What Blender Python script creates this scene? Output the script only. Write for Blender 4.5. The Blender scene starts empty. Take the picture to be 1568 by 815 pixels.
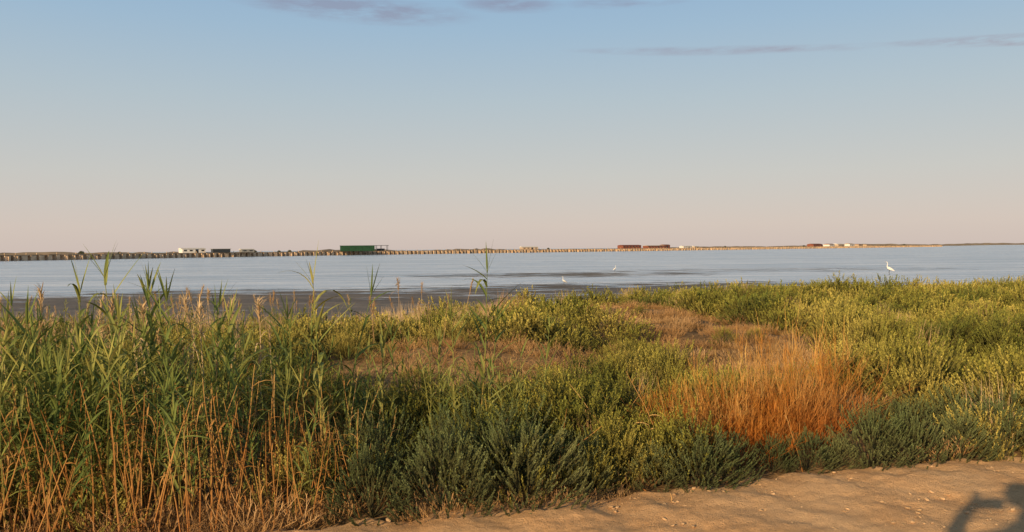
import bpy, math, random, bmesh
import numpy as np
from mathutils import Vector, Matrix, Euler
random.seed(7); np.random.seed(7)
R = math.radians
scene = bpy.context.scene
COL = scene.collection

# ------------------------------------------------------------------ helpers
def link(o): COL.objects.link(o); return o
def mesh_obj(name, v, f, mats=(), midx=None, smooth=False, do_link=True, parent=None, attr=None):
    me = bpy.data.meshes.new(name)
    me.from_pydata([tuple(p) for p in v], [], f)
    for m in mats: me.materials.append(m)
    if midx is not None: me.polygons.foreach_set('material_index', np.array(midx, dtype=np.int32))
    if smooth: me.polygons.foreach_set('use_smooth', np.ones(len(me.polygons), dtype=bool))
    if attr is not None:
        a = me.attributes.new('tip', 'FLOAT', 'POINT'); a.data.foreach_set('value', np.array(attr, dtype=np.float32))
    me.update()
    o = bpy.data.objects.new(name, me)
    if do_link: link(o)
    if parent: o.parent = parent
    return o
def empty(name, loc=(0,0,0), rz=0):
    e = bpy.data.objects.new(name, None); e.location = loc; e.rotation_euler = (0,0,rz); e.empty_display_size=.3
    return link(e)
class NT:
    def __init__(s, nt): s.nt = nt; s.n = nt.nodes; s.l = nt.links
    def node(s, t, **k):
        n = s.n.new(t)
        for a, b in k.items(): setattr(n, a, b)
        return n
    def put(s, sock, v):
        if isinstance(v, bpy.types.NodeSocket): s.l.new(v, sock)
        else: sock.default_value = v
    def math(s, op, a, b=0.0, clamp=False):
        n = s.node('ShaderNodeMath', operation=op, use_clamp=clamp); s.put(n.inputs[0], a); s.put(n.inputs[1], b); return n.outputs[0]
    def mix(s, f, a, b, bt='MIX'):
        n = s.node('ShaderNodeMix', data_type='RGBA', blend_type=bt)
        s.put(n.inputs[0], f); s.put(n.inputs[6], a if not isinstance(a, tuple) else (*a, 1)[:4]); s.put(n.inputs[7], b if not isinstance(b, tuple) else (*b, 1)[:4]); return n.outputs[2]
    def noise(s, vec, scale, detail=3, rough=.55, sc=None):
        if sc is not None:
            m = s.node('ShaderNodeMapping'); s.put(m.inputs[0], vec); m.inputs['Scale'].default_value = sc; vec = m.outputs[0]
        n = s.node('ShaderNodeTexNoise'); s.put(n.inputs['Vector'], vec); n.inputs['Scale'].default_value = scale
        n.inputs['Detail'].default_value = detail; n.inputs['Roughness'].default_value = rough; return n.outputs[0]
    def rng(s, v, a, b, c=0., d=1., clamp=True):
        n = s.node('ShaderNodeMapRange', clamp=clamp); s.put(n.inputs[0], v)
        for i, q in enumerate((a, b, c, d)): n.inputs[i+1].default_value = q
        return n.outputs[0]
    def ramp(s, f, stops):
        n = s.node('ShaderNodeValToRGB'); s.put(n.inputs[0], f); e = n.color_ramp.elements
        while len(e) < len(stops): e.new(.5)
        for el, (p, c) in zip(e, stops): el.position = p; el.color = (*c, 1)
        return n.outputs[0]
def new_mat(name, rough=.8, spec=.3):
    m = bpy.data.materials.new(name); m.use_nodes = True
    t = NT(m.node_tree); b = t.n['Principled BSDF']; b.inputs['Roughness'].default_value = rough
    b.inputs['Specular IOR Level'].default_value = spec
    return m, t, b
def bump(t, b, h, strength=.5, dist=.02):
    n = t.node('ShaderNodeBump'); n.inputs['Strength'].default_value = strength; n.inputs['Distance'].default_value = dist
    t.put(n.inputs['Height'], h); t.l.new(n.outputs[0], b.inputs['Normal'])
def plain(name, col, rough=.8, var=.25, scale=3.):
    m, t, b = new_mat(name, rough)
    g = t.node('ShaderNodeNewGeometry').outputs['Position']
    f = t.noise(g, scale, 4)
    c = t.mix(t.rng(f, .3, .7), tuple(q*(1-var) for q in col), tuple(min(1, q*(1+var)) for q in col))
    t.l.new(c, b.inputs['Base Color']); return m
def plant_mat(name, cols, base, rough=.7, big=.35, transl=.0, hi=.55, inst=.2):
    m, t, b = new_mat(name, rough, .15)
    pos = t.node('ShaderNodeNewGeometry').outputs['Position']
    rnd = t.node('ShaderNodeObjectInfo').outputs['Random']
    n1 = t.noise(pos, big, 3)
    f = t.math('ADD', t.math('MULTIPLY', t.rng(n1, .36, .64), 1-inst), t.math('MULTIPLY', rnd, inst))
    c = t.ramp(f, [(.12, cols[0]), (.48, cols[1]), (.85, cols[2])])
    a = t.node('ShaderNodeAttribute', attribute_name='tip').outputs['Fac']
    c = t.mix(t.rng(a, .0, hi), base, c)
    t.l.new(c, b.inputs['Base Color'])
    if transl > 0:
        tr = t.node('ShaderNodeBsdfTranslucent'); t.l.new(c, tr.inputs[0])
        mx = t.node('ShaderNodeMixShader'); mx.inputs[0].default_value = transl
        out = t.n['Material Output']; t.l.new(b.outputs[0], mx.inputs[1]); t.l.new(tr.outputs[0], mx.inputs[2]); t.l.new(mx.outputs[0], out.inputs[0])
    return m

_rs = np.random.RandomState(3)
_K = [( _rs.uniform(-1,1), _rs.uniform(-1,1), _rs.uniform(0,6.28)) for _ in range(24)]
def sn(x, y, freq, off=0):
    s = 0
    for i in range(6):
        a, b, p = _K[(i+off) % 24]; l = math.hypot(a, b)+1e-6; k = freq*(.7+.22*i)
        s = s + np.sin(k*(a/l*x + b/l*y) + p + 1.3*np.sin(.37*k*(b/l*x - a/l*y)+p*2))
    return s/6*1.6
def sstep(a, b, x):
    t = np.clip((x-a)/(b-a), 0, 1); return t*t*(3-2*t)

# ------------------------------------------------------------------ terrain
def edge(x): return np.interp(x, [-400,-6,0,1.2,2.4,3.8,6,400], [-115,3.0,4.82,5.2,5.54,5.78,6.28,124])
def shore(x): return np.interp(x, [-60,-12,-6,-2,2,8,20,60,200], [16,17.5,18,21,25.5,28,30,42,90])
def height(x, y):
    x = np.asarray(x, float); y = np.asarray(y, float)
    e = edge(x); sh = shore(x)
    t = (y-e)/np.maximum(sh-e, 4)
    tt = np.clip(t, 0, 1)
    w = sstep(-3, 6, x)
    land = .5 - .40*((1-w)*tt**1.6 + w*tt**6)
    land = land - .5*sstep(1.0, 1.12, t)
    amp = sstep(0, .12, t)*(1-sstep(.9, 1.08, t))
    land = land + amp*(.13*sn(x, y, 1.25) + .05*sn(x, y, 3.2, 5))
    land = land - .14*np.exp(-((x-2.7)/1.5)**2-((y-11)/3.)**2) - .14*np.exp(-((x+1.1)/1.8)**2-((y-8.8)/1.4)**2)
    land = land + .16*np.exp(-((x-3.0)/2.)**2-((y-17.5)/2.6)**2) + .12*np.exp(-((x+1.1)/1.8)**2-((y-12.3)/1.4)**2)
    d = (y-e)*.958
    back = sstep(-4.9, -6, d)
    land = land + back*(.08+.07*sn(x, y, .9, 3))
    land = land - .03*np.exp(-((d-.2)/.2)**2)
    land = land - .13*(1-sstep(-.25, .1, d))*sstep(-5.1, -4.8, d)
    return land

def axis(fine_a, fine_b, step, far, grow=1.25):
    a = list(np.arange(fine_a, fine_b+1e-6, step)); s = step
    lo, hi = [fine_a], [fine_b]
    while lo[-1] > -far: s *= grow; lo.append(lo[-1]-s)
    s = step
    while hi[-1] < far: s *= grow; hi.append(hi[-1]+s)
    return np.array(lo[:0:-1] + a + hi[1:])
def grid(name, xs, ys, zf, mat, smooth=True):
    X, Y = np.meshgrid(xs, ys); Z = zf(X, Y)
    v = np.stack([X.ravel(), Y.ravel(), Z.ravel()], 1)
    nx = len(xs); ny = len(ys)
    i = np.arange(nx-1)[None]+np.arange(ny-1)[:, None]*nx; i = i.ravel()
    f = np.stack([i, i+1, i+1+nx, i+nx], 1).tolist()
    return mesh_obj(name, v, f, [mat], smooth=smooth)

m_soil, t, b = new_mat('soil', .95, .1)
pos = t.node('ShaderNodeNewGeometry').outputs['Position']
n = t.noise(pos, 1.2, 5); n2 = t.noise(pos, 14, 5)
c = t.mix(t.rng(n, .35, .65), (.17,.11,.055), (.42,.27,.14))
c = t.mix(t.rng(n2, .45, .7, 0, .8), c, (.10,.065,.035)); t.l.new(c, b.inputs['Base Color'])
bump(t, b, n2, .8, .04)
ground = grid('ground', axis(-9, 13, .16, 9000), axis(2.5, 32, .16, 9000), height, m_soil)

m_sand, t, b = new_mat('sand_road', .95, .05)
pos = t.node('ShaderNodeNewGeometry').outputs['Position']
n = t.noise(pos, 1.3, 5, .6); n2 = t.noise(pos, 16, 8, .75); n3 = t.noise(pos, 120, 3, .7)
c = t.mix(t.rng(n, .35, .65), (.80,.47,.23), (.92,.60,.33))
c = t.mix(t.rng(n2, .54, .70, 0, .45), c, (.50,.28,.13))
c = t.mix(t.rng(n3, .55, .72, 0, .5), c, (.94,.69,.43)); t.l.new(c, b.inputs['Base Color'])
bump(t, b, t.math('ADD', n2, t.math('MULTIPLY', n3, .35)), .9, .035)
ss = axis(-3, 7, .03, 400, 1.2); tt = np.arange(-3.0, .42, .03)
tt = np.concatenate([np.arange(-5, -3, .2), tt])
S, T = np.meshgrid(ss, tt)
jit = .10*sn(S, S*0, 2.2, 2)+.06*sn(S, S*0, 9, 7)+.03*sn(S, T, 23, 3)
X = S; D = T*1.0 + jit*sstep(-1.2, 0, T); Y = edge(S) + D/.958
Z = .5 + .012 + .014*sn(X, Y, 3.5, 4) + .009*sn(X, Y, 11, 9)+.006*sn(X, Y, 33, 1)+.004*sn(X, Y, 71, 12)
Z = Z - .022*np.exp(-((T+1.25)/.16)**2) - .022*np.exp(-((T+2.75)/.16)**2)
Z = Z + .035*np.exp(-((T+.2)/.2)**2)*(.5+.5*sn(X, Y, 6, 8)) - .16*sstep(.08, .4, T) - .1*sstep(-4.6, -5, T)
nx = len(ss); ny = len(tt)
i = (np.arange(nx-1)[None]+np.arange(ny-1)[:, None]*nx).ravel()
mesh_obj('dirt_road', np.stack([X.ravel(), Y.ravel(), Z.ravel()], 1), np.stack([i, i+1, i+1+nx, i+nx], 1).tolist(), [m_sand], smooth=True)

m_water, t, b = new_mat('lagoon_water', .12, .5)
b.inputs['IOR'].default_value = 1.33
pos = t.node('ShaderNodeNewGeometry').outputs['Position']
w1 = t.noise(pos, 1.3, 4, .6, (.7, 2.2, 1)); w2 = t.noise(pos, .05, 4, .6, (.4, 2.6, 1)); w3 = t.noise(pos, .25, 4, .6, (.35, 2.0, 1))
w4 = t.noise(pos, .7, 5, .65, (.12, 1.0, 1))
c = t.mix(t.rng(w2, .40, .60), (.30,.40,.53), (.54,.63,.76))
c = t.mix(t.rng(w4, .50, .62, 0, .8), c, (.90,.92,.94))
sp = t.node('ShaderNodeSeparateXYZ'); t.l.new(pos, sp.inputs[0])
def reg(cx, cy, rx, ry):
    ax = t.math('DIVIDE', t.math('SUBTRACT', sp.outputs[0], cx), rx); ay = t.math('DIVIDE', t.math('SUBTRACT', sp.outputs[1], cy), ry)
    d = t.math('ADD', t.math('MULTIPLY', ax, ax), t.math('MULTIPLY', ay, ay))
    return t.rng(d, 0, 1, 1, 0)
r = t.math('MAXIMUM', t.math('MULTIPLY', reg(-11, 29, 26, 19), 1.5), t.math('MULTIPLY', reg(4, 64, 19, 10), 1.0))
r = t.math('MAXIMUM', r, t.math('MULTIPLY', reg(8, 39, 26, 14), 1.15))
r = t.math('MAXIMUM', r, t.math('MULTIPLY', reg(22, 72, 32, 10), .7))
al = t.noise(pos, .9, 7, .68, (.28, 1.1, 1))
mask = t.rng(t.math('ADD', t.math('MULTIPLY', r, .25), al), .67, .72)
mudc = t.mix(t.noise(pos, .7, 3), (.075,.062,.045), (.24,.18,.12))
c = t.mix(t.math('MULTIPLY', mask, .88), c, mudc); t.l.new(c, b.inputs['Base Color'])
t.l.new(t.math('ADD', t.math('MULTIPLY', mask, .5), .20), b.inputs['Roughness'])
t.l.new(t.math('SUBTRACT', .5, t.math('MULTIPLY', mask, .4)), b.inputs['Specular IOR Level'])
bump(t, b, t.math('ADD', w1, t.math('MULTIPLY', w3, 1.5)), .8, .14)
mesh_obj('lagoon_water', [(-12000,-12000,0),(12000,-12000,0),(12000,12000,0),(-12000,12000,0)], [(0,1,2,3)], [m_water])

# ------------------------------------------------------------------ plant prototypes
rnd = random.Random(11)
def tube(V, F, A, pts, rads, sides=3, tips=None):
    base = len(V)
    for k, (p, r) in enumerate(zip(pts, rads)):
        d = (pts[min(k+1, len(pts)-1)] - pts[max(k-1, 0)]).normalized()
        u = d.orthogonal().normalized(); w = d.cross(u)
        for s in range(sides):
            a = 6.2832*s/sides; V.append(p + (u*math.cos(a)+w*math.sin(a))*r); A.append(tips[k] if tips else k/(len(pts)-1))
    for k in range(len(pts)-1):
        for s in range(sides):
            a = base+k*sides+s; b2 = base+k*sides+(s+1) % sides
            F.append((a, b2, b2+sides, a+sides))
def ribbon(V, F, A, p0, d0, L, W, droop, nseg=5, tip=1., fold=.25, tipend=None):
    d = d0.normalized(); side = d.cross(Vector((0,0,1)))
    if side.length < .05: side = Vector((1,0,0))
    side.normalize(); p = p0.copy(); base = len(V)
    for k in range(nseg+1):
        s = k/nseg; w = W*.5*(min(1, .45+2.2*s))*(1-s**2.2)+.0004
        up = side.cross(d).normalized()
        V.append(p - side*w + up*w*fold); V.append(p.copy()); V.append(p + side*w + up*w*fold)
        q = tip if tipend is None else tip+(tipend-tip)*s
        A += [q]*3
        p = p + d*(L/nseg); d = (d + Vector((0,0,-droop/nseg))).normalized()
    for k in range(nseg):
        a = base+3*k; F.append((a, a+1, a+4, a+3)); F.append((a+1, a+2, a+5, a+4))
def make_bush(name, mat, seed, npl, H, RAD, pl, nl, ll, lw, stemr=.002, nmain=14, upright=.85, vary=.2):
    r = random.Random(seed); V = []; F = []; A = []
    ph = [r.random()*6.28 for _ in range(3)]
    for i in range(nmain):
        a = r.random()*6.28; q = r.random(); e = Vector((math.cos(a)*RAD*.8*q, math.sin(a)*RAD*.8*q, H*(.8-.4*q)))
        tube(V, F, A, [Vector((0,0,0)), Vector((e.x*.6, e.y*.6, e.z*.5)), e], [.006,.004,.002], 3, [0,.1,.2])
    for i in range(npl):
        az = r.random()*6.2832; th = (r.random()**.7)*1.55
        lob = 1+.14*math.sin(2*az+ph[0])+.12*math.sin(5*az+ph[1]+3*th)
        k0 = r.uniform(1-1.3*vary, 1+.6*vary)*lob; o = Vector((math.cos(az), math.sin(az), 0))
        surf = o*RAD*math.sin(th)*k0 + Vector((0,0,H*(.12+.88*math.cos(th))*k0))
        d = (o*math.sin(th)*.85+Vector((r.gauss(0,.16), r.gauss(0,.16), upright))).normalized()
        L = pl*r.uniform(.7, 1.35); st = surf-d*L*.8; n = 3; pts = [st.copy()]; p = st; st.z = max(st.z, .0)
        for k in range(n): p = p+d*L/n; pts.append(p.copy()); d = (d+Vector((r.gauss(0,.08), r.gauss(0,.08), .14))).normalized()
        sh = .3+.7*min(1, max(0, surf.z/H))  # lower plumes take darker leaf colour: older woody interior plus painted shade
        tube(V, F, A, pts, [stemr*(1-.6*k/n) for k in range(n+1)], 3, [.15+.2*k/n for k in range(n+1)])
        for j in range(nl):
            s = (j+r.random())/nl; x = s*n; k = min(int(x), n-1); c = pts[k].lerp(pts[k+1], x-k)
            ax = (pts[k+1]-pts[k]).normalized(); a = r.random()*6.2832
            u = ax.orthogonal().normalized(); w = ax.cross(u); out = u*math.cos(a)+w*math.sin(a)
            dr = (out*r.uniform(.4, .9)+ax*r.uniform(.7, 1.4)).normalized(); sd = dr.cross(ax).normalized()
            l2 = ll*r.uniform(.6, 1.2)*(1.2-.65*s); W = lw*r.uniform(.8, 1.2)
            b0 = len(V); V += [c, c+dr*l2*.5+sd*W*.5, c+dr*l2, c+dr*l2*.5-sd*W*.5]; A += [(.15+.85*s)*sh]*4
            F.append((b0, b0+1, b0+2, b0+3))
    return mesh_obj(name, V, F, [mat], do_link=False, attr=A)
def make_grass(name, mat, seed, nb, H, RAD, W=.004, lean=.35, droop=.5):
    r = random.Random(seed); V = []; F = []; A = []
    for i in range(nb):
        az = r.random()*6.2832; q = math.sqrt(r.random()); p = Vector((math.cos(az)*RAD*q, math.sin(az)*RAD*q, 0))
        a2 = r.random()*6.2832; d = Vector((math.cos(a2)*lean*r.random(), math.sin(a2)*lean*r.random(), 1))
        ribbon(V, F, A, p, d, H*r.uniform(.5, 1.1), W*r.uniform(.7, 1.3), droop*r.random(), 4, .1, tipend=1.)
    return mesh_obj(name, V, F, [mat], do_link=False, attr=A)
def make_twigs(name, mat, seed, nb, H, RAD, spread, W=.0035, sub=6, bend=(0,0), wild=.12):
    r = random.Random(seed); V = []; F = []; A = []
    for i in range(nb):
        az = r.random()*6.2832; q = math.sqrt(r.random()); o = Vector((math.cos(az), math.sin(az), 0))
        p = o*RAD*q*.6; d = (Vector((bend[0], bend[1], 1))+o*spread*q*r.uniform(.5,1.3)+Vector((r.gauss(0,wild*1.6), r.gauss(0,wild*1.6), 0))).normalized()
        L = H*(r.uniform(.35, 1.0) if r.random() < .8 else r.uniform(.9, 1.2))*(1.05-.35*q); n = 6; pts = [p.copy()]
        for k in range(n):
            p = p+d*L/n; pts.append(p.copy()); d = (d+Vector((r.gauss(0,wild), r.gauss(0,wild), r.gauss(.03,.08)))).normalized()
        tube(V, F, A, pts, [W*.5*(1.2-.9*k/n) for k in range(n+1)], 3, [p_.z/H for p_ in pts])
        for j in range(sub):
            s = r.uniform(.25, .97)*n; k = min(int(s), n-1); c = pts[k].lerp(pts[k+1], s-k)
            dd = ((pts[k+1]-pts[k]).normalized()+Vector((r.gauss(0,.55), r.gauss(0,.55), r.gauss(.0,.35)))).normalized()
            ribbon(V, F, A, c, dd, L*r.uniform(.1, .28), W*.8, r.uniform(-.3,.5), 2, c.z/H, fold=.1)
    return mesh_obj(name, V, F, [mat], do_link=False, attr=A)
def make_reed(name, mats, seed, H, nl, dry=False, lean=.08, plume=False):
    r = random.Random(seed); V = []; F = []; A = []
    az = r.random()*6.28; d = Vector((math.cos(az)*lean, math.sin(az)*lean, 1)).normalized(); p = Vector((0,0,0)); pts = [p.copy()]; n = 12
    for k in range(n):
        p = p+d*H/n; pts.append(p.copy()); d = (d+Vector((r.gauss(0,.025), r.gauss(0,.025), 0))).normalized()
    tube(V, F, A, pts, [.0062*(1-.72*k/n) for k in range(n+1)], 5, [min(1, .0+.9*k/n) for k in range(n+1)])
    base_az = r.random()*6.28
    for j in range(nl):
        s = (.28 if not dry else .2)+(.72 if not dry else .8)*((j+.5*r.random())/nl)**.85; x = min(s, .999)*n; k = int(x); c = pts[k].lerp(pts[k+1], x-k)
        a = base_az+(j % 2)*math.pi+r.gauss(0,.5); el = r.uniform(.4, 1.15)*(1+ .5*s)
        dd = Vector((math.cos(a), math.sin(a), el*1.0)).normalized()
        L = r.uniform(.20, .38)*(1.1-.25*abs(s-.6)*2); W = r.uniform(.015, .028)
        if dry: W *= .5; ribbon(V, F, A, c, dd, L*.6, W, r.uniform(.8, 3.0), 5, .9, fold=.5)
        else: ribbon(V, F, A, c, dd, L, W, r.choice([r.uniform(.2,.9), r.uniform(.8,2.6)]), 6, .4+.6*s)
    if plume:
        for j in range(60):
            s = r.uniform(.80, 1.0)*n; k = min(int(s), n-1); c = pts[k].lerp(pts[k+1], s-k)
            ribbon(V, F, A, c, Vector((r.gauss(.25,.35), r.gauss(0,.35), 1)), r.uniform(.05,.11), .006, 1.2, 3, 1.)
    elif not dry:
        for j in range(4):
            ribbon(V, F, A, pts[-1], Vector((r.gauss(0,.3), r.gauss(0,.3), 1)), r.uniform(.12,.24), .012, .3, 4, 1.)
    return mesh_obj(name, V, F, mats, do_link=False, attr=A)

def scatter(name, protos, P, ROT, SC, IDX):
    c = bpy.data.collections.new(name+'_source')
    for o in protos: c.objects.link(o)
    me = bpy.data.meshes.new(name); P = np.asarray(P, dtype=np.float32); n = len(P)
    me.vertices.add(n); me.vertices.foreach_set('co', P.ravel())
    for nm, ty, dat, key in (('rot','FLOAT_VECTOR',ROT,'vector'),('scl','FLOAT_VECTOR',SC,'vector'),('pidx','INT',IDX,'value')):
        a = me.attributes.new(nm, ty, 'POINT'); a.data.foreach_set(key, np.asarray(dat, dtype=(np.int32 if ty=='INT' else np.float32)).ravel())
    o = link(bpy.data.objects.new(name, me))
    g = bpy.data.node_groups.new(name+'_nodes', 'GeometryNodeTree')
    g.interface.new_socket('Geometry', in_out='INPUT', socket_type='NodeSocketGeometry'); g.interface.new_socket('Geometry', in_out='OUTPUT', socket_type='NodeSocketGeometry')
    N = g.nodes; L = g.links; gi = N.new('NodeGroupInput'); go = N.new('NodeGroupOutput')
    ip = N.new('GeometryNodeInstanceOnPoints'); ci = N.new('GeometryNodeCollectionInfo'); ci.inputs['Collection'].default_value = c
    ci.inputs['Separate Children'].default_value = True; ci.inputs['Reset Children'].default_value = True
    def na(nm, ty):
        q = N.new('GeometryNodeInputNamedAttribute'); q.data_type = ty; q.inputs['Name'].default_value = nm
        return [s for s in q.outputs if s.enabled and s.name == 'Attribute'][0]
    er = N.new('FunctionNodeEulerToRotation')
    L.new(gi.outputs[0], ip.inputs['Points']); L.new(ci.outputs[0], ip.inputs['Instance']); ip.inputs['Pick Instance'].default_value = True
    L.new(na('pidx','INT'), ip.inputs['Instance Index']); L.new(na('rot','FLOAT_VECTOR'), er.inputs[0]); L.new(er.outputs[0], ip.inputs['Rotation'])
    L.new(na('scl','FLOAT_VECTOR'), ip.inputs['Scale']); L.new(ip.outputs[0], go.inputs[0])
    md = o.modifiers.new('scatter', 'NODES'); md.node_group = g
    return o
class Bag:
    def __init__(s): s.P=[]; s.R=[]; s.S=[]; s.I=[]
    def add(s, x, y, idx, sc=1., sz=None, tilt=.12, dz=0.):
        s.P.append((x, y, float(height(x, y))+dz)); s.R.append((rnd.gauss(0,tilt), rnd.gauss(0,tilt), rnd.random()*6.283)); s.S.append((sc, sc, sz if sz else sc)); s.I.append(idx)

m_scrub = plant_mat('saltmarsh_scrub', [(.16,.195,.04),(.33,.315,.06),(.56,.47,.12)], (.05,.042,.02), hi=.72, big=.5)  # dark base colour: old wood, with shade between bushes painted in
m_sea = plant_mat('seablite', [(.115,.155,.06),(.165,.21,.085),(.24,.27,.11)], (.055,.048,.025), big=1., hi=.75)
m_reed = plant_mat('reed_leaf', [(.11,.165,.045),(.19,.24,.065),(.38,.37,.11)], (.46,.25,.08), big=1.5, transl=.15, inst=.5)
m_dreed = plant_mat('dry_reed', [(.34,.16,.045),(.46,.25,.08),(.58,.37,.15)], (.36,.15,.045), big=1.5)
m_grass = plant_mat('dry_grass', [(.46,.29,.14),(.58,.40,.21),(.66,.49,.28)], (.32,.20,.09))
m_brown = plant_mat('dry_scrub', [(.46,.26,.12),(.57,.355,.17),(.68,.46,.24)], (.26,.15,.06))
m_orange = plant_mat('straw_shrub', [(.43,.18,.03),(.55,.29,.06),(.70,.48,.17)], (.36,.085,.012), big=2.5, hi=.95)

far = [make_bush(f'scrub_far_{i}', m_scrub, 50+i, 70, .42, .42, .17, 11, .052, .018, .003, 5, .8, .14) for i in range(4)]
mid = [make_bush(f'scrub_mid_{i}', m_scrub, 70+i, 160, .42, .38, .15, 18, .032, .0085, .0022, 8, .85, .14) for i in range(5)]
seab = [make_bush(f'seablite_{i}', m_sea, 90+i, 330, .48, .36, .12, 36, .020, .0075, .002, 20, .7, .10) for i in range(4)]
reeds = [make_reed(f'reed_{i:02d}', [m_reed], 200+i, rnd.uniform(.95,1.25), rnd.randint(9,14)) for i in range(14)]
dreeds = [make_reed(f'dry_reed_{i:02d}', [m_dreed], 300+i, rnd.uniform(.7,1.1), rnd.randint(1,4), True, .2) for i in range(8)]
plumes = [make_reed(f'reed_plume_{i:02d}', [m_grass], 350+i, rnd.uniform(.9,1.1), rnd.randint(2,5), True, .12, True) for i in range(5)]
grass = [make_grass(f'dry_grass_{i}', m_grass, 400+i, 90, .46, .16) for i in range(4)]
brown = [make_twigs(f'dry_scrub_{i}', m_brown, 420+i, 110, .20, .44, 1.5, .0045, 6, (0,0), .2) for i in range(4)]

# ------------------------------------------------------------------ planting
def segd(x, y, pts):
    best = 99
    for (ax, ay), (bx, by) in zip(pts[:-1], pts[1:]):
        t = max(0, min(1, ((x-ax)*(bx-ax)+(y-ay)*(by-ay))/((bx-ax)**2+(by-ay)**2))); best = min(best, math.hypot(x-ax-t*(bx-ax), y-ay-t*(by-ay)))
    return best
def dryness(x, y):
    n = float(sn(x, y, 2.2, 6))*.35
    a = 1.4-segd(x, y, [(2.1,21.5),(2.9,17),(3.5,13.2),(2.8,9.9)])+n
    b2 = (1.1-math.hypot((x+1.0)/1.9, (y-10.7)/2.2))+n
    c2 = .6-abs(y-(edge(x)+2.0)) + n if 3.0 < x < 9 else -1
    d2 = float(sn(x, y, .55, 11))-.8 if y > 9 else -1
    return max(a, b2, c2, d2)
SH = Bag(); SM = Bag(); SS = Bag(); BR = Bag(); GR = Bag(); RE = Bag(); DR = Bag(); PL = Bag()
y = 3.0
while y < 34:
    st = .34 if y < 10 else (.40 if y < 18 else .48)
    half = .70*y+3.5
    x = -half
    while x < half:
        px = x+rnd.uniform(-.55,.55)*st; py = y+rnd.uniform(-.55,.55)*st; x += st
        e = float(edge(px)); sh = float(shore(px))
        if py < e+.35 or py > sh+rnd.gauss(0,.5): continue
        if math.hypot((px-1.8)/1.1, (py-6.35)/.6) < 1: continue
        dv = dryness(px, py); hn = float(sn(px, py, 1.9, 13))
        nearshore = sh-py
        if px < -.3 and py < 6.6+.5*math.sin(px*3):
            if rnd.random() < .35: BR.add(px, py, rnd.randrange(4), rnd.uniform(.8,1.4))
            if rnd.random() < .45: SM.add(px, py, rnd.randrange(5), rnd.uniform(.5,.9))
            continue
        if dv > 0:
            if rnd.random() < .8: BR.add(px, py, rnd.randrange(4), rnd.uniform(.7,1.2))
            if rnd.random() < .05: SM.add(px, py, rnd.randrange(5), rnd.uniform(.4,.7))
            continue
        if nearshore < 4 and rnd.random() < (.6 if px < 0 else .14):
            for q in range(2 if px < 0 else 1): GR.add(px+rnd.gauss(0,.15), py+rnd.gauss(0,.15), rnd.randrange(4), rnd.uniform(.8,1.5)) 
            if rnd.random() < .6: continue
        if hn < -.65 and rnd.random() < .6: 
            BR.add(px, py, rnd.randrange(4), rnd.uniform(.7,1.)); continue
        sc = .90+.40*hn+rnd.uniform(-.22,.28)
        if px > 5 and nearshore < 4: sc += .12
        if py > 12.5: SH.add(px, py, rnd.randrange(4), max(.45, sc))
        else:
            if -2.9 < px < .6 and 7 < py < 9.6: sc *= .72
            SM.add(px, py, rnd.randrange(5), max(.42, sc*1.0))
        if rnd.random() < .03: GR.add(px, py, rnd.randrange(4), rnd.uniform(.7,1.2))
    y += st
for (bx, by, s) in [(-.86,4.84,.80),(-.42,4.86,1.08),(.06,5.0,1.04),(.42,5.3,.7),(-.22,5.4,1.08),(-.9,5.3,.9),
                    (.95,5.42,.62),(1.26,5.38,.80),(1.52,5.52,.58),
                    (1.86,5.74,.55),(2.12,5.78,.62),(2.34,5.84,.5),
                    (2.62,5.86,.78),(2.98,5.92,.88),(3.36,6.02,.82),(3.75,6.12,.86),(4.1,6.2,.74),(3.1,6.35,.8),(3.6,6.45,.78),(4.5,6.3,.8),(4.95,6.4,.76),(5.5,6.55,.8),(6.2,6.8,.8)]:
    SS.add(bx, by, rnd.randrange(4), s*rnd.uniform(.95,1.08), s*rnd.uniform(.85,1.12), .1)
for i in range(18):
    bx = rnd.uniform(.4, 1.1); SM.add(bx, float(edge(bx))+rnd.uniform(.35,1.3), rnd.randrange(5), rnd.uniform(.5,.85))
for i in range(430):
    px = rnd.uniform(-6.5, -1.1) if i % 3 else rnd.uniform(-3.6,-1.7); py = float(edge(px))+.3+abs(rnd.gauss(0,1))*1.0
    py = max(py, 4.3+rnd.random()*.5) if px > -3.4 else py
    k = .8 if px > -1.7 else 1.
    RE.add(px, py, rnd.randrange(14), k*(rnd.uniform(.45,.94) if i % 7 else rnd.uniform(.92,1.14)), None, .14)
for i in range(40):
    px = rnd.uniform(-1.3,.2); py = rnd.uniform(5.6,7.2); RE.add(px, py, rnd.randrange(14), rnd.uniform(.45,.8), None, .14)
for i in range(90):
    px = rnd.uniform(-12,-3); py = rnd.uniform(8,16); RE.add(px, py, rnd.randrange(14), rnd.uniform(.5,.9), None, .12)
for (px, py, s) in [(-2.58,5.3,1.28),(-2.48,5.5,1.15),(-1.26,5.3,1.28),(-1.2,5.5,1.1),(-.27,6.4,1.24),(-.22,6.6,1.1),(-2.12,5.4,1.15),(-3.1,5.5,1.2),(-.95,6.,1.0),(-2.95,5.2,1.12),(-3.3,5.3,1.15),(-.45,6.2,1.0),(-1.75,5.6,1.05),(-1.6,5.4,1.0)]:
    RE.add(px, py, rnd.randrange(14), s, None, .05)
for i in range(380):
    px = rnd.uniform(-6,-.9) if i % 2 else rnd.uniform(-3.2,-1.1); py = float(edge(px))+.15+abs(rnd.gauss(0,1))*.8; py = max(py, 4.25)
    DR.add(px, py, rnd.randrange(8), rnd.uniform(.5,1.05)*(.8 if px > -1.5 else 1), None, .13)
for i in range(120):
    px = rnd.uniform(-13,-5); py = rnd.uniform(8,17.5); DR.add(px, py, rnd.randrange(8), rnd.uniform(.6,.95), None, .2)
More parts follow.
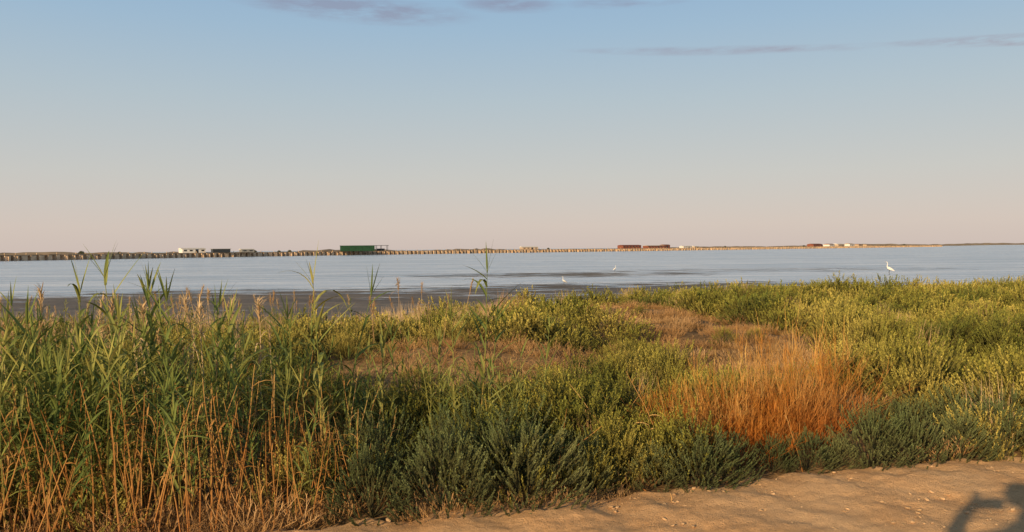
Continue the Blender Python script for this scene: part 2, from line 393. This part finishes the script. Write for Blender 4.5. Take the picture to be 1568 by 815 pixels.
for i in range(150):
    px = rnd.uniform(-12,-4) if i % 4 else rnd.uniform(-7,-1); py = rnd.uniform(8 if px < -5 else 12,17); PL.add(px, py, rnd.randrange(5), rnd.uniform(.7,1.15), None, .12)
for i in range(42):
    px = rnd.uniform(-4.4,-2.0); py = rnd.uniform(5.2,7.5); PL.add(px, py, rnd.randrange(5), rnd.uniform(.85,1.3), None, .1)
for i in range(22):
    px = rnd.uniform(-.2,2.2); py = float(edge(px))+rnd.uniform(.3,1.6); DR.add(px, py, rnd.randrange(8), rnd.uniform(.5,.8), None, .5)
for i in range(90):
    px = rnd.uniform(-5,.9); py = max(4.2, float(edge(px))+rnd.uniform(.05,.6)); BR.add(px, py, rnd.randrange(4), rnd.uniform(.4,.9))
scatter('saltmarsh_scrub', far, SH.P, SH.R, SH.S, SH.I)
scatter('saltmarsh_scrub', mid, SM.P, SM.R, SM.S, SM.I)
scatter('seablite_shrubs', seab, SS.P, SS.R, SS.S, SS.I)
scatter('dry_scrub', brown, BR.P, BR.R, BR.S, BR.I)
scatter('dry_grass', grass, GR.P, GR.R, GR.S, GR.I)
scatter('reed_bed', reeds, RE.P, RE.R, RE.S, RE.I)
scatter('dry_reeds', dreeds, DR.P, DR.R, DR.S, DR.I)
scatter('reed_plumes', plumes, PL.P, PL.R, PL.S, PL.I)
def place_shrub(x, y, seed, nb, H, RAD, spread, bend):
    o = make_twigs('straw_coloured_shrub', m_orange, seed, nb, H, RAD, spread, .0036, 12, bend, .17); link(o); o.location = (x, y, float(height(x, y))-.02); return o
place_shrub(1.6, 6.3, 501, 560, .58, .9, 1.0, (-.05, 0))
place_shrub(2.3, 6.5, 502, 420, .98, .5, .6, (.16, 0))
place_shrub(1.9, 6.45, 504, 220, .78, .6, .7, (.08, 0))
place_shrub(1.2, 6.1, 503, 240, .42, .65, 1.0, (-.2, 0))

m_stone = plain('pebble', (.52,.35,.20), .9, .35, 20)
peb = []
for i in range(5):
    r = random.Random(600+i)
    bm = bmesh.new(); bmesh.ops.create_icosphere(bm, subdivisions=2, radius=.5)
    for v in bm.verts: v.co = Vector((v.co.x*1.2, v.co.y, v.co.z*.6))*(1+r.uniform(-.16,.16))
    me = bpy.data.meshes.new(f'pebble_{i}'); bm.to_mesh(me); bm.free(); me.materials.append(m_stone); peb.append(bpy.data.objects.new(f'pebble_{i}', me))
P=[];RO=[];SC=[];I=[]
for i in range(6000):
    x = rnd.uniform(-2.5,7); d = -abs(rnd.gauss(0,.5)) if i % 2 else rnd.uniform(-3,.1); s = .005+.022*rnd.random()**7
    P.append((x, float(edge(x))+d, .515)); RO.append((rnd.gauss(0,.3), rnd.gauss(0,.3), rnd.random()*6)); SC.append((s*1.2, s, s)); I.append(rnd.randrange(5))
scatter('pebbles', peb, P, RO, SC, I)

# ------------------------------------------------------------------ far shore, pier, buildings
m_far = plain('far_shore_scrub', (.30,.23,.15), .95, .35, .05)
def far_strip(name, pts, w, h, seed, step=4.):
    r = random.Random(seed); V=[]; F=[]; P2=[]
    for (a, b2) in zip(pts[:-1], pts[1:]):
        L = math.dist(a, b2); n = max(2, int(L/step))
        for k in range(n): P2.append((a[0]+(b2[0]-a[0])*k/n, a[1]+(b2[1]-a[1])*k/n))
    for k, (x, y) in enumerate(P2):
        e = min(1, k/12, (len(P2)-1-k)/12); hh = h*e*(.6+.3*math.sin(k*.21+seed)*math.sin(k*.05)+.3*r.random())
        V += [(x, y-w/2, -.3), (x, y-w/4, hh*.7), (x, y, hh), (x, y+w/2, -.3)]
    for k in range(len(P2)-1):
        for s in range(3): a = 4*k+s; F.append((a, a+4, a+5, a+1))
    return mesh_obj(name, V, F, [m_far])
far_strip('far_shore', [(-700,520),(-330,470),(-110,470),(20,620)], 40, 2.7, 1)
far_strip('far_shore', [(900,3000),(2100,2900),(3600,2600)], 100, 8, 2, 15)
far_strip('far_shore', [(150,1500),(700,1700),(900,1500)], 60, 3.0, 3, 12)

path = [(-185,120),(-160,165),(-137,215),(-112,275),(-74,335),(-20,395),(65,480),(200,610),(507,950)]
def along(step):
    out = []; carry = 0
    for a, b2 in zip(path[:-1], path[1:]):
        L = math.dist(a, b2); s = carry
        while s < L: out.append((a[0]+(b2[0]-a[0])*s/L, a[1]+(b2[1]-a[1])*s/L, math.atan2(b2[1]-a[1], b2[0]-a[0]))); s += step
        carry = s-L
    return out
def boxg(V, F, c, s, rz=0):
    b0 = len(V); co, si = math.cos(rz), math.sin(rz)
    for dz in (-.5,.5):
        for dx, dy in ((-.5,-.5),(.5,-.5),(.5,.5),(-.5,.5)):
            x, y = dx*s[0], dy*s[1]; V.append((c[0]+x*co-y*si, c[1]+x*si+y*co, c[2]+dz*s[2]))
    for f in ((0,3,2,1),(4,5,6,7),(0,1,5,4),(1,2,6,5),(2,3,7,6),(3,0,4,7)): F.append(tuple(b0+q for q in f))
m_pier = plain('weathered_pier', (.66,.47,.30), .9, .35, .6); m_deck = plain('pier_deck', (.42,.29,.18), .95, .45, .3)
pier = empty('causeway_pier')
V=[];F=[]
for k, (x, y, a) in enumerate(along(2.5)):
    w = rnd.uniform(.9, 1.7); boxg(V, F, (x+.4*math.sin(a), y-.4*math.cos(a), .45), (w, rnd.uniform(2.3,2.7), 1.9), a+rnd.uniform(-.1,.1))
    if rnd.random() < .5: boxg(V, F, (x+.2+1.8*math.sin(a), y-1.8*math.cos(a), .35), (.35,.3, rnd.uniform(1.2,1.9)), a)
mesh_obj('pillars', V, F, [m_pier], parent=pier)
V=[];F=[]
al_ = along(6)
for (x0,y0,a0),(x1,y1,a1) in zip(al_[:-1], al_[1:]):
    boxg(V, F, ((x0+x1)/2, (y0+y1)/2, 1.53+rnd.uniform(-.05,.05)), (math.dist((x0,y0),(x1,y1))-.02, 2.6, .26), a0)
mesh_obj('deck', V, F, [m_deck], parent=pier)
V=[];F=[]
for (x, y, a) in along(3.1):
    if rnd.random() < .55: boxg(V, F, (x, y-1.1, 1.66+.2), (.14,.14, rnd.uniform(.4,.7)), a)
mesh_obj('rail_posts', V, F, [m_pier], parent=pier)

m_white = plain('white_plaster', (.78,.74,.68), .8, .06); m_roof = plain('roof_tile', (.30,.16,.10), .8, .2); m_dark = plain('dark_window', (.03,.035,.04), .4, .1)
m_green = plain('green_boards', (.012,.055,.027), .7, .25, 1.); m_brick = plain('red_brick', (.24,.085,.055), .85, .2, 1.); m_grey = plain('grey_sheet', (.25,.25,.24), .7, .15); m_tan = plain('tan_plaster', (.50,.38,.27), .85, .1)
def house(name, x, y, rz, L, D, H, wall, roofm, pitch=.5, z0=1.66, nwin=4, door=True, over=.25):
    e = empty(name, (x, y, z0), rz)
    V=[];F=[]; boxg(V, F, (0,0,H/2), (L, D, H)); mesh_obj('walls', V, F, [wall], parent=e)
    if pitch > 0:
        V = [(-L/2-over,-D/2-over,H+.003),(L/2+over,-D/2-over,H+.003),(L/2+over,D/2+over,H+.003),(-L/2-over,D/2+over,H+.003),(-L/2-over,0,H+pitch),(L/2+over,0,H+pitch)]
        F = [(0,1,5,4),(2,3,4,5),(0,4,3),(1,2,5),(0,3,2,1)]
    else:
        V=[];F=[]; boxg(V, F, (0,0,H+.09), (L+2*over, D+2*over, .17))
    mesh_obj('roof', V, F, [roofm], parent=e)
    V=[];F=[]; n = nwin+(1 if door else 0)
    for k in range(n):
        xx = -L/2+L*(k+.5)/n
        if door and k == n//2: boxg(V, F, (xx, -D/2-.02, .95*min(1,H/2.2)), (.95,.06,1.9*min(1,H/2.2)))
        else: boxg(V, F, (xx, -D/2-.02, H*.58), (min(1.1, L/n*.5),.06,H*.36))
    if F: mesh_obj('windows_and_door', V, F, [m_dark], parent=e)
    return e
e = house('green_shed', -65, 338, .25, 14, 5, 2.2, m_green, m_green, 0, 1.66, 0, False, .15)
V=[];F=[]
for k in range(18): boxg(V, F, (-6.4+k*.75, -2.53, 1.05), (.10,.05,2.0))
mesh_obj('battens', V, F, [m_green], parent=e)
V=[];F=[]; boxg(V, F, (9.9,0,2.3), (6.0,5.2,.16)); mesh_obj('canopy_roof', V, F, [m_dark], parent=e)
V=[];F=[]
for xx in (7.9, 9.9, 12.5):
    for yy in (-2.3, 2.3): boxg(V, F, (xx, yy, 1.1), (.16,.16,2.2))
boxg(V, F, (9.8, 1.6, .5), (3.5,.1,1.0)); mesh_obj('posts_and_rail', V, F, [m_dark], parent=e)
V=[];F=[]
for k in range(8): boxg(V, F, (-6+k*1.7, -2.3, -.9), (.25,.25,1.7))
mesh_obj('piles', V, F, [m_dark], parent=e)
house('white_house', -113, 284, .7, 8, 4, 1.35, m_white, m_white, .4, 1.66, 3)
house('dark_boathouse', -104, 287, .6, 6, 3, 1.2, m_dark, m_grey, 0, 1.66, 0, False)
house('dark_boathouse', -97, 294, .6, 4.5, 3, 1.0, m_grey, m_white, .3, 1.66, 2, False)
house('white_house', 9, 426, .4, 9, 4, 1.1, m_tan, m_white, .5, 1.66, 3)
house('brick_house', 72, 492, .6, 15, 5, 1.8, m_brick, m_brick, .35, 1.66, 5)
house('brick_house', 90, 508, .6, 15, 5, 1.4, m_brick, m_tan, .35, 1.66, 5)
house('brick_house', 98, 514, .6, 5, 4, 1.9, m_brick, m_roof, .4, 1.66, 2)
house('white_house', 116, 536, .6, 8, 4, .9, m_white, m_white, .5, 1.66, 3)
house('white_house', 124, 545, .6, 4, 4, .8, m_tan, m_white, .5, 1.66, 1)
house('brick_house', 262, 695, .7, 15, 6, 1.9, m_brick, m_brick, .6, 1.66, 4)
house('white_house', 281, 712, .7, 9, 6, 1.7, m_white, m_roof, .7, 1.66, 3)
house('white_house', 295, 726, .7, 11, 6, 1.8, m_tan, m_white, .7, 1.66, 3)
house('white_house', 311, 741, .7, 9, 6, 2.0, m_white, m_tan, .6, 1.66, 3)
house('tan_house', 325, 755, .7, 8, 6, 1.6, m_tan, m_roof, .5, 1.66, 2)
house('tan_house', 340, 770, .7, 10, 5, 1.3, m_tan, m_tan, .3, 1.66, 2)

m_tree = plain('tamarisk_leaf', (.09,.10,.05), .9, .4, 1.); m_bark = plain('bark', (.12,.08,.05), .95)
def small_tree(x, y, s, seed):
    r = random.Random(seed); V=[];F=[];A=[]
    e = empty('tamarisk_tree', (x, y, 1.5))
    tv=[];tf=[];ta=[]
    for k in range(5):
        a = r.random()*6.28; tube(tv, tf, ta, [Vector((0,0,0)), Vector((math.cos(a)*.3, math.sin(a)*.3, .6))*s, Vector((math.cos(a), math.sin(a), 1.1))*s], [.1*s,.06*s,.03*s], 5)
    mesh_obj('trunk', tv, tf, [m_bark], parent=e)
    for k in range(900):
        a = r.random()*6.28; q = r.random()**.4; el = r.random()*1.5; c = Vector((math.cos(a)*math.cos(el)*1.5*q, math.sin(a)*math.cos(el)*1.3*q, .3+math.sin(el)*1.1*q*(1+.25*math.sin(a*3))))*s
        u = Vector((r.gauss(0,1), r.gauss(0,1), r.gauss(0,1))).normalized(); w = u.orthogonal().normalized(); b0 = len(V)
        V += [c-u*.12*s, c+w*.07*s, c+u*.12*s, c-w*.07*s]; F.append((b0, b0+1, b0+2, b0+3))
    mesh_obj('crown', V, F, [m_tree], parent=e)
for i, (x, y, s) in enumerate([(-134,250,.7),(-96,300,.6),(-88,318,.6),(-91,314,.5),(20,442,.6),(150,565,.8),(-60,352,.6),(240,660,.9),(420,860,1.2),(-128,262,.5)]): small_tree(x, y, s, 700+i)

# ------------------------------------------------------------------ birds and photographer
def skin(name, verts, edges, rads, mats, parent=None, sub=2, root=0):
    me = bpy.data.meshes.new(name); me.from_pydata(verts, edges, []); o = link(bpy.data.objects.new(name, me))
    for m in mats: me.materials.append(m)
    md = o.modifiers.new('skin', 'SKIN'); md.use_smooth_shade = True
    sv = me.skin_vertices[0].data if me.skin_vertices else None
    if sv is None:
        bpy.context.view_layer.objects.active = o; o.select_set(True); bpy.ops.mesh.customdata_skin_add(); sv = me.skin_vertices[0].data
    for k, r in enumerate(rads): sv[k].radius = (r, r) if not isinstance(r, tuple) else r; sv[k].use_root = (k == root)
    s = o.modifiers.new('sub', 'SUBSURF'); s.levels = sub; s.render_levels = sub
    if parent: o.parent = parent
    return o
m_feather = plain('white_feathers', (.82,.80,.76), .8, .04); m_leg = plain('dark_leg', (.04,.035,.03), .6); m_beak = plain('yellow_beak', (.6,.38,.06), .5); m_gfeather = plain('grey_feathers', (.28,.29,.31), .8, .15)
def egret(name, x, y, rz, s, fm, ext=1.):
    e = empty(name, (x, y, -.08), rz); e.scale = (s, s, s)
    body = [(0,0,.50),(-.13,0,.45),(-.25,0,.385),(-.36,0,.32),(.09,0,.57),(.13,0,.66),(.10,0,.75),(.09,0,.84),(.13,0,.93*ext+.04*(1-ext)),(.18,0,.955)]
    ed = [(0,1),(1,2),(2,3),(0,4),(4,5),(5,6),(6,7),(7,8),(8,9)]
    skin('body', body, ed, [(.095,.105),(.09,.095),(.055,.06),(.014,.022),.055,.032,.024,.022,.028,.015], [fm], e)
    skin('beak', [(.185,0,.955),(.30,0,.935)], [(0,1)], [.010,.003], [m_beak], e, 1)
    for k, sy in enumerate((-.03,.03)):
        skin(f'leg_{k+1}', [(-.02,sy,.42),(.0,sy,.25),(-.015,sy,.08),(.05,sy,.078)], [(0,1),(1,2),(2,3)], [.016,.009,.008,.006], [m_leg], e, 1)
egret('great_egret', 27.0, 57.5, math.pi-.2, 1.05, m_feather)
egret('little_egret', 9.1, 71, .6, .66, m_feather)
egret('little_egret', 3.0, 46.5, math.pi+.4, .58, m_feather)
egret('grey_heron', -6.3, 44.5, .8, .65, m_gfeather)

m_skin = plain('skin', (.45,.27,.19), .6, .05); m_shirt = plain('shirt', (.12,.18,.30), .85, .1, 8); m_short = plain('shorts', (.16,.14,.11), .9, .1, 8); m_hair = plain('hair', (.04,.025,.015), .7, .3, 30); m_shoe = plain('shoe', (.08,.08,.08), .7)
ph = empty('photographer', (.02, -.42, .50)); ph.scale = (1.08, 1.0, 1.06)
V=[(0,0,.95),(0,0,1.12),(0,.0,1.32),(0,0,1.45),(0,.01,1.53),(0,.03,1.60)]; E=[(0,1),(1,2),(2,3),(3,4),(4,5)]; Rr=[(.16,.11),(.145,.10),(.17,.115),(.13,.08),(.055,.055),(.06,.06)]
for sg in (-1,1):
    b0=len(V); V+=[(sg*.19,0,1.43),(sg*.42,.06,1.28),(sg*.26,.22,1.47),(sg*.13,.30,1.56)]; E+=[(3,b0),(b0,b0+1),(b0+1,b0+2),(b0+2,b0+3)]; Rr+=[.07,.056,.042,.032]
    hb=b0+3
    for q in range(4):
        f0=len(V); V+=[(sg*.11,.345,1.585-.022*q),(sg*.088,.372,1.59-.022*q),(sg*(.062+.004*q),.378,1.59-.022*q)]; E+=[(hb,f0),(f0,f0+1),(f0+1,f0+2)]; Rr+=[.011,.009,.008]
    f0=len(V); V+=[(sg*.10,.31,1.53),(sg*.07,.335,1.535)]; E+=[(hb,f0),(f0,f0+1)]; Rr+=[.012,.010]
    b0=len(V); V+=[(sg*.10,0,.85),(sg*.115,.02,.5),(sg*.12,-.02,.1)]; E+=[(0,b0),(b0,b0+1),(b0+1,b0+2)]; Rr+=[.095,.06,.042]
skin('body', V, E, Rr, [m_skin, m_shirt, m_short], ph, 2)
for sg, nm in ((-1,'shoe_left'),(1,'shoe_right')): skin(nm, [(sg*.12,-.06,.05),(sg*.12,.06,.045),(sg*.125,.18,.035)], [(0,1),(1,2)], [.05,.048,.04], [m_shoe], ph, 2)
skin('shirt', [(0,0,.96),(0,0,1.12),(0,0,1.32),(0,0,1.46),(-.19,0,1.435),(-.31,.03,1.35),(.19,0,1.435),(.31,.03,1.35)], [(0,1),(1,2),(2,3),(3,4),(4,5),(3,6),(6,7)], [(.19,.13),(.18,.125),(.20,.135),(.13,.09),.09,.08,.09,.08], [m_shirt], ph, 2)
skin('shorts', [(0,0,.98),(-.105,0,.84),(-.115,.015,.56),(.105,0,.84),(.115,.015,.56)], [(0,1),(1,2),(0,3),(3,4)], [(.18,.125),.115,.10,.115,.10], [m_short], ph, 2)
skin('head', [(0,.04,1.60),(0,.05,1.68),(0,.04,1.75),(0,.125,1.655),(-.08,.04,1.68),(.08,.04,1.68)], [(0,1),(1,2),(1,3),(1,4),(1,5)], [(.07,.08),(.085,.10),(.075,.09),.018,.018,.018], [m_skin], ph, 2)
skin('hair', [(0,.0,1.68),(0,.015,1.76)], [(0,1)], [(.098,.10),(.092,.10)], [m_hair], ph, 2)
V=[];F=[]; boxg(V, F, (0,.385,1.515), (.15,.009,.074)); mesh_obj('phone', V, F, [m_shoe], parent=ph)

# ------------------------------------------------------------------ sky, sun, camera
az = R(30.5); elv = R(15.6)
sd = Vector((math.sin(az)*math.cos(elv), math.cos(az)*math.cos(elv), -math.sin(elv)))
sl = bpy.data.lights.new('sun', 'SUN'); sl.energy = 5.0; sl.angle = R(.5); sl.color = (1., .71, .38)
so = link(bpy.data.objects.new('sun', sl)); so.rotation_euler = sd.to_track_quat('-Z','Y').to_euler(); so.location = (-5,-9,6)
w = bpy.data.worlds.new('World'); scene.world = w; w.use_nodes = True; t = NT(w.node_tree); bg = t.n['Background']
sky = t.node('ShaderNodeTexSky', sky_type='NISHITA'); sky.sun_disc = False; sky.sun_elevation = elv; sky.sun_rotation = math.pi+az; sky.air_density = 1.; sky.dust_density = 1.; sky.ozone_density = 1.
gen = t.node('ShaderNodeTexCoord').outputs['Generated']; s = t.node('ShaderNodeSeparateXYZ'); t.l.new(gen, s.inputs[0])
X_, Y_, Z_ = s.outputs
azn = t.math('ARCTAN2', X_, Y_)
cv = t.node('ShaderNodeCombineXYZ'); t.l.new(azn, cv.inputs[0]); t.l.new(Z_, cv.inputs[1])
cn = t.noise(cv.outputs[0], 9, 5, .6, (1., 6., 1)); cn2 = t.noise(cv.outputs[0], 30, 4, .6, (1, 5, 1))
tot = None
for (a0, e0, wa, he, tl, k) in [(-.19,.281,.16,.017,-.04,1.4),(.0,.289,.07,.011,-.03,1.1),(.15,.288,.09,.008,0,.8),(.23,.2300,.17,.006,-.045,.9),(.57,.209,.14,.0070,-.085,1.8),(.38,.222,.11,.005,-.06,.5),(-.55,.40,.25,.02,.05,.9),(.9,.28,.3,.015,.05,.8)]:
    da = t.math('SUBTRACT', azn, a0); de = t.math('SUBTRACT', t.math('SUBTRACT', Z_, e0), t.math('MULTIPLY', da, tl))
    da = t.math('DIVIDE', da, wa); de = t.math('DIVIDE', de, he)
    q = t.math('SUBTRACT', 1., t.math('ADD', t.math('MULTIPLY', da, da), t.math('MULTIPLY', de, de)))
    q = t.math('MULTIPLY', t.math('MAXIMUM', q, 0.), k); tot = q if tot is None else t.math('ADD', tot, q)
cm = t.math('MULTIPLY', tot, t.rng(t.math('ADD', t.math('MULTIPLY', cn, .6), t.math('MULTIPLY', cn2, .4)), .38, .60), clamp=True)
STR = .12
def hz(r_, g_, b_):
    f = lambda v: (((v/255+.055)/1.055)**2.4)/STR/10
    return (f(r_), f(g_), f(b_))
haze = t.ramp(t.math('MULTIPLY', Z_, 2.5, clamp=True), [(0,hz(210,194,186)),(.07,hz(213,199,190)),(.22,hz(203,202,198)),(.45,hz(182,197,206)),(.65,hz(161,189,212)),(.78,hz(149,182,212)),(1,hz(134,170,207))])
haze = t.mix(1., haze, (10.,10.,10.), 'MULTIPLY')
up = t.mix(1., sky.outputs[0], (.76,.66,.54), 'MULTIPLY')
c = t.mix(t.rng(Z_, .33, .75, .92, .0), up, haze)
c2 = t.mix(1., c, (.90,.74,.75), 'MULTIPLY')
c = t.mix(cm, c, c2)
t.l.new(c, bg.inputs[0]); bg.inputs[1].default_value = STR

cd = bpy.data.cameras.new('camera'); cam = link(bpy.data.objects.new('camera', cd)); cd.lens = 36*1230/1568; cd.sensor_width = 36; cd.clip_start = .05; cd.clip_end = 40000
cam.matrix_world = Matrix.Translation((0,0,2.1)) @ Matrix.Rotation(R(90-1.234), 4, 'X') @ Matrix.Rotation(R(-.51), 4, 'Z')
scene.camera = cam
scene.view_settings.view_transform = 'Standard'; scene.view_settings.look = 'None'; scene.view_settings.exposure = 0
print('counts', len(SH.P), len(SM.P), len(BR.P), len(GR.P))
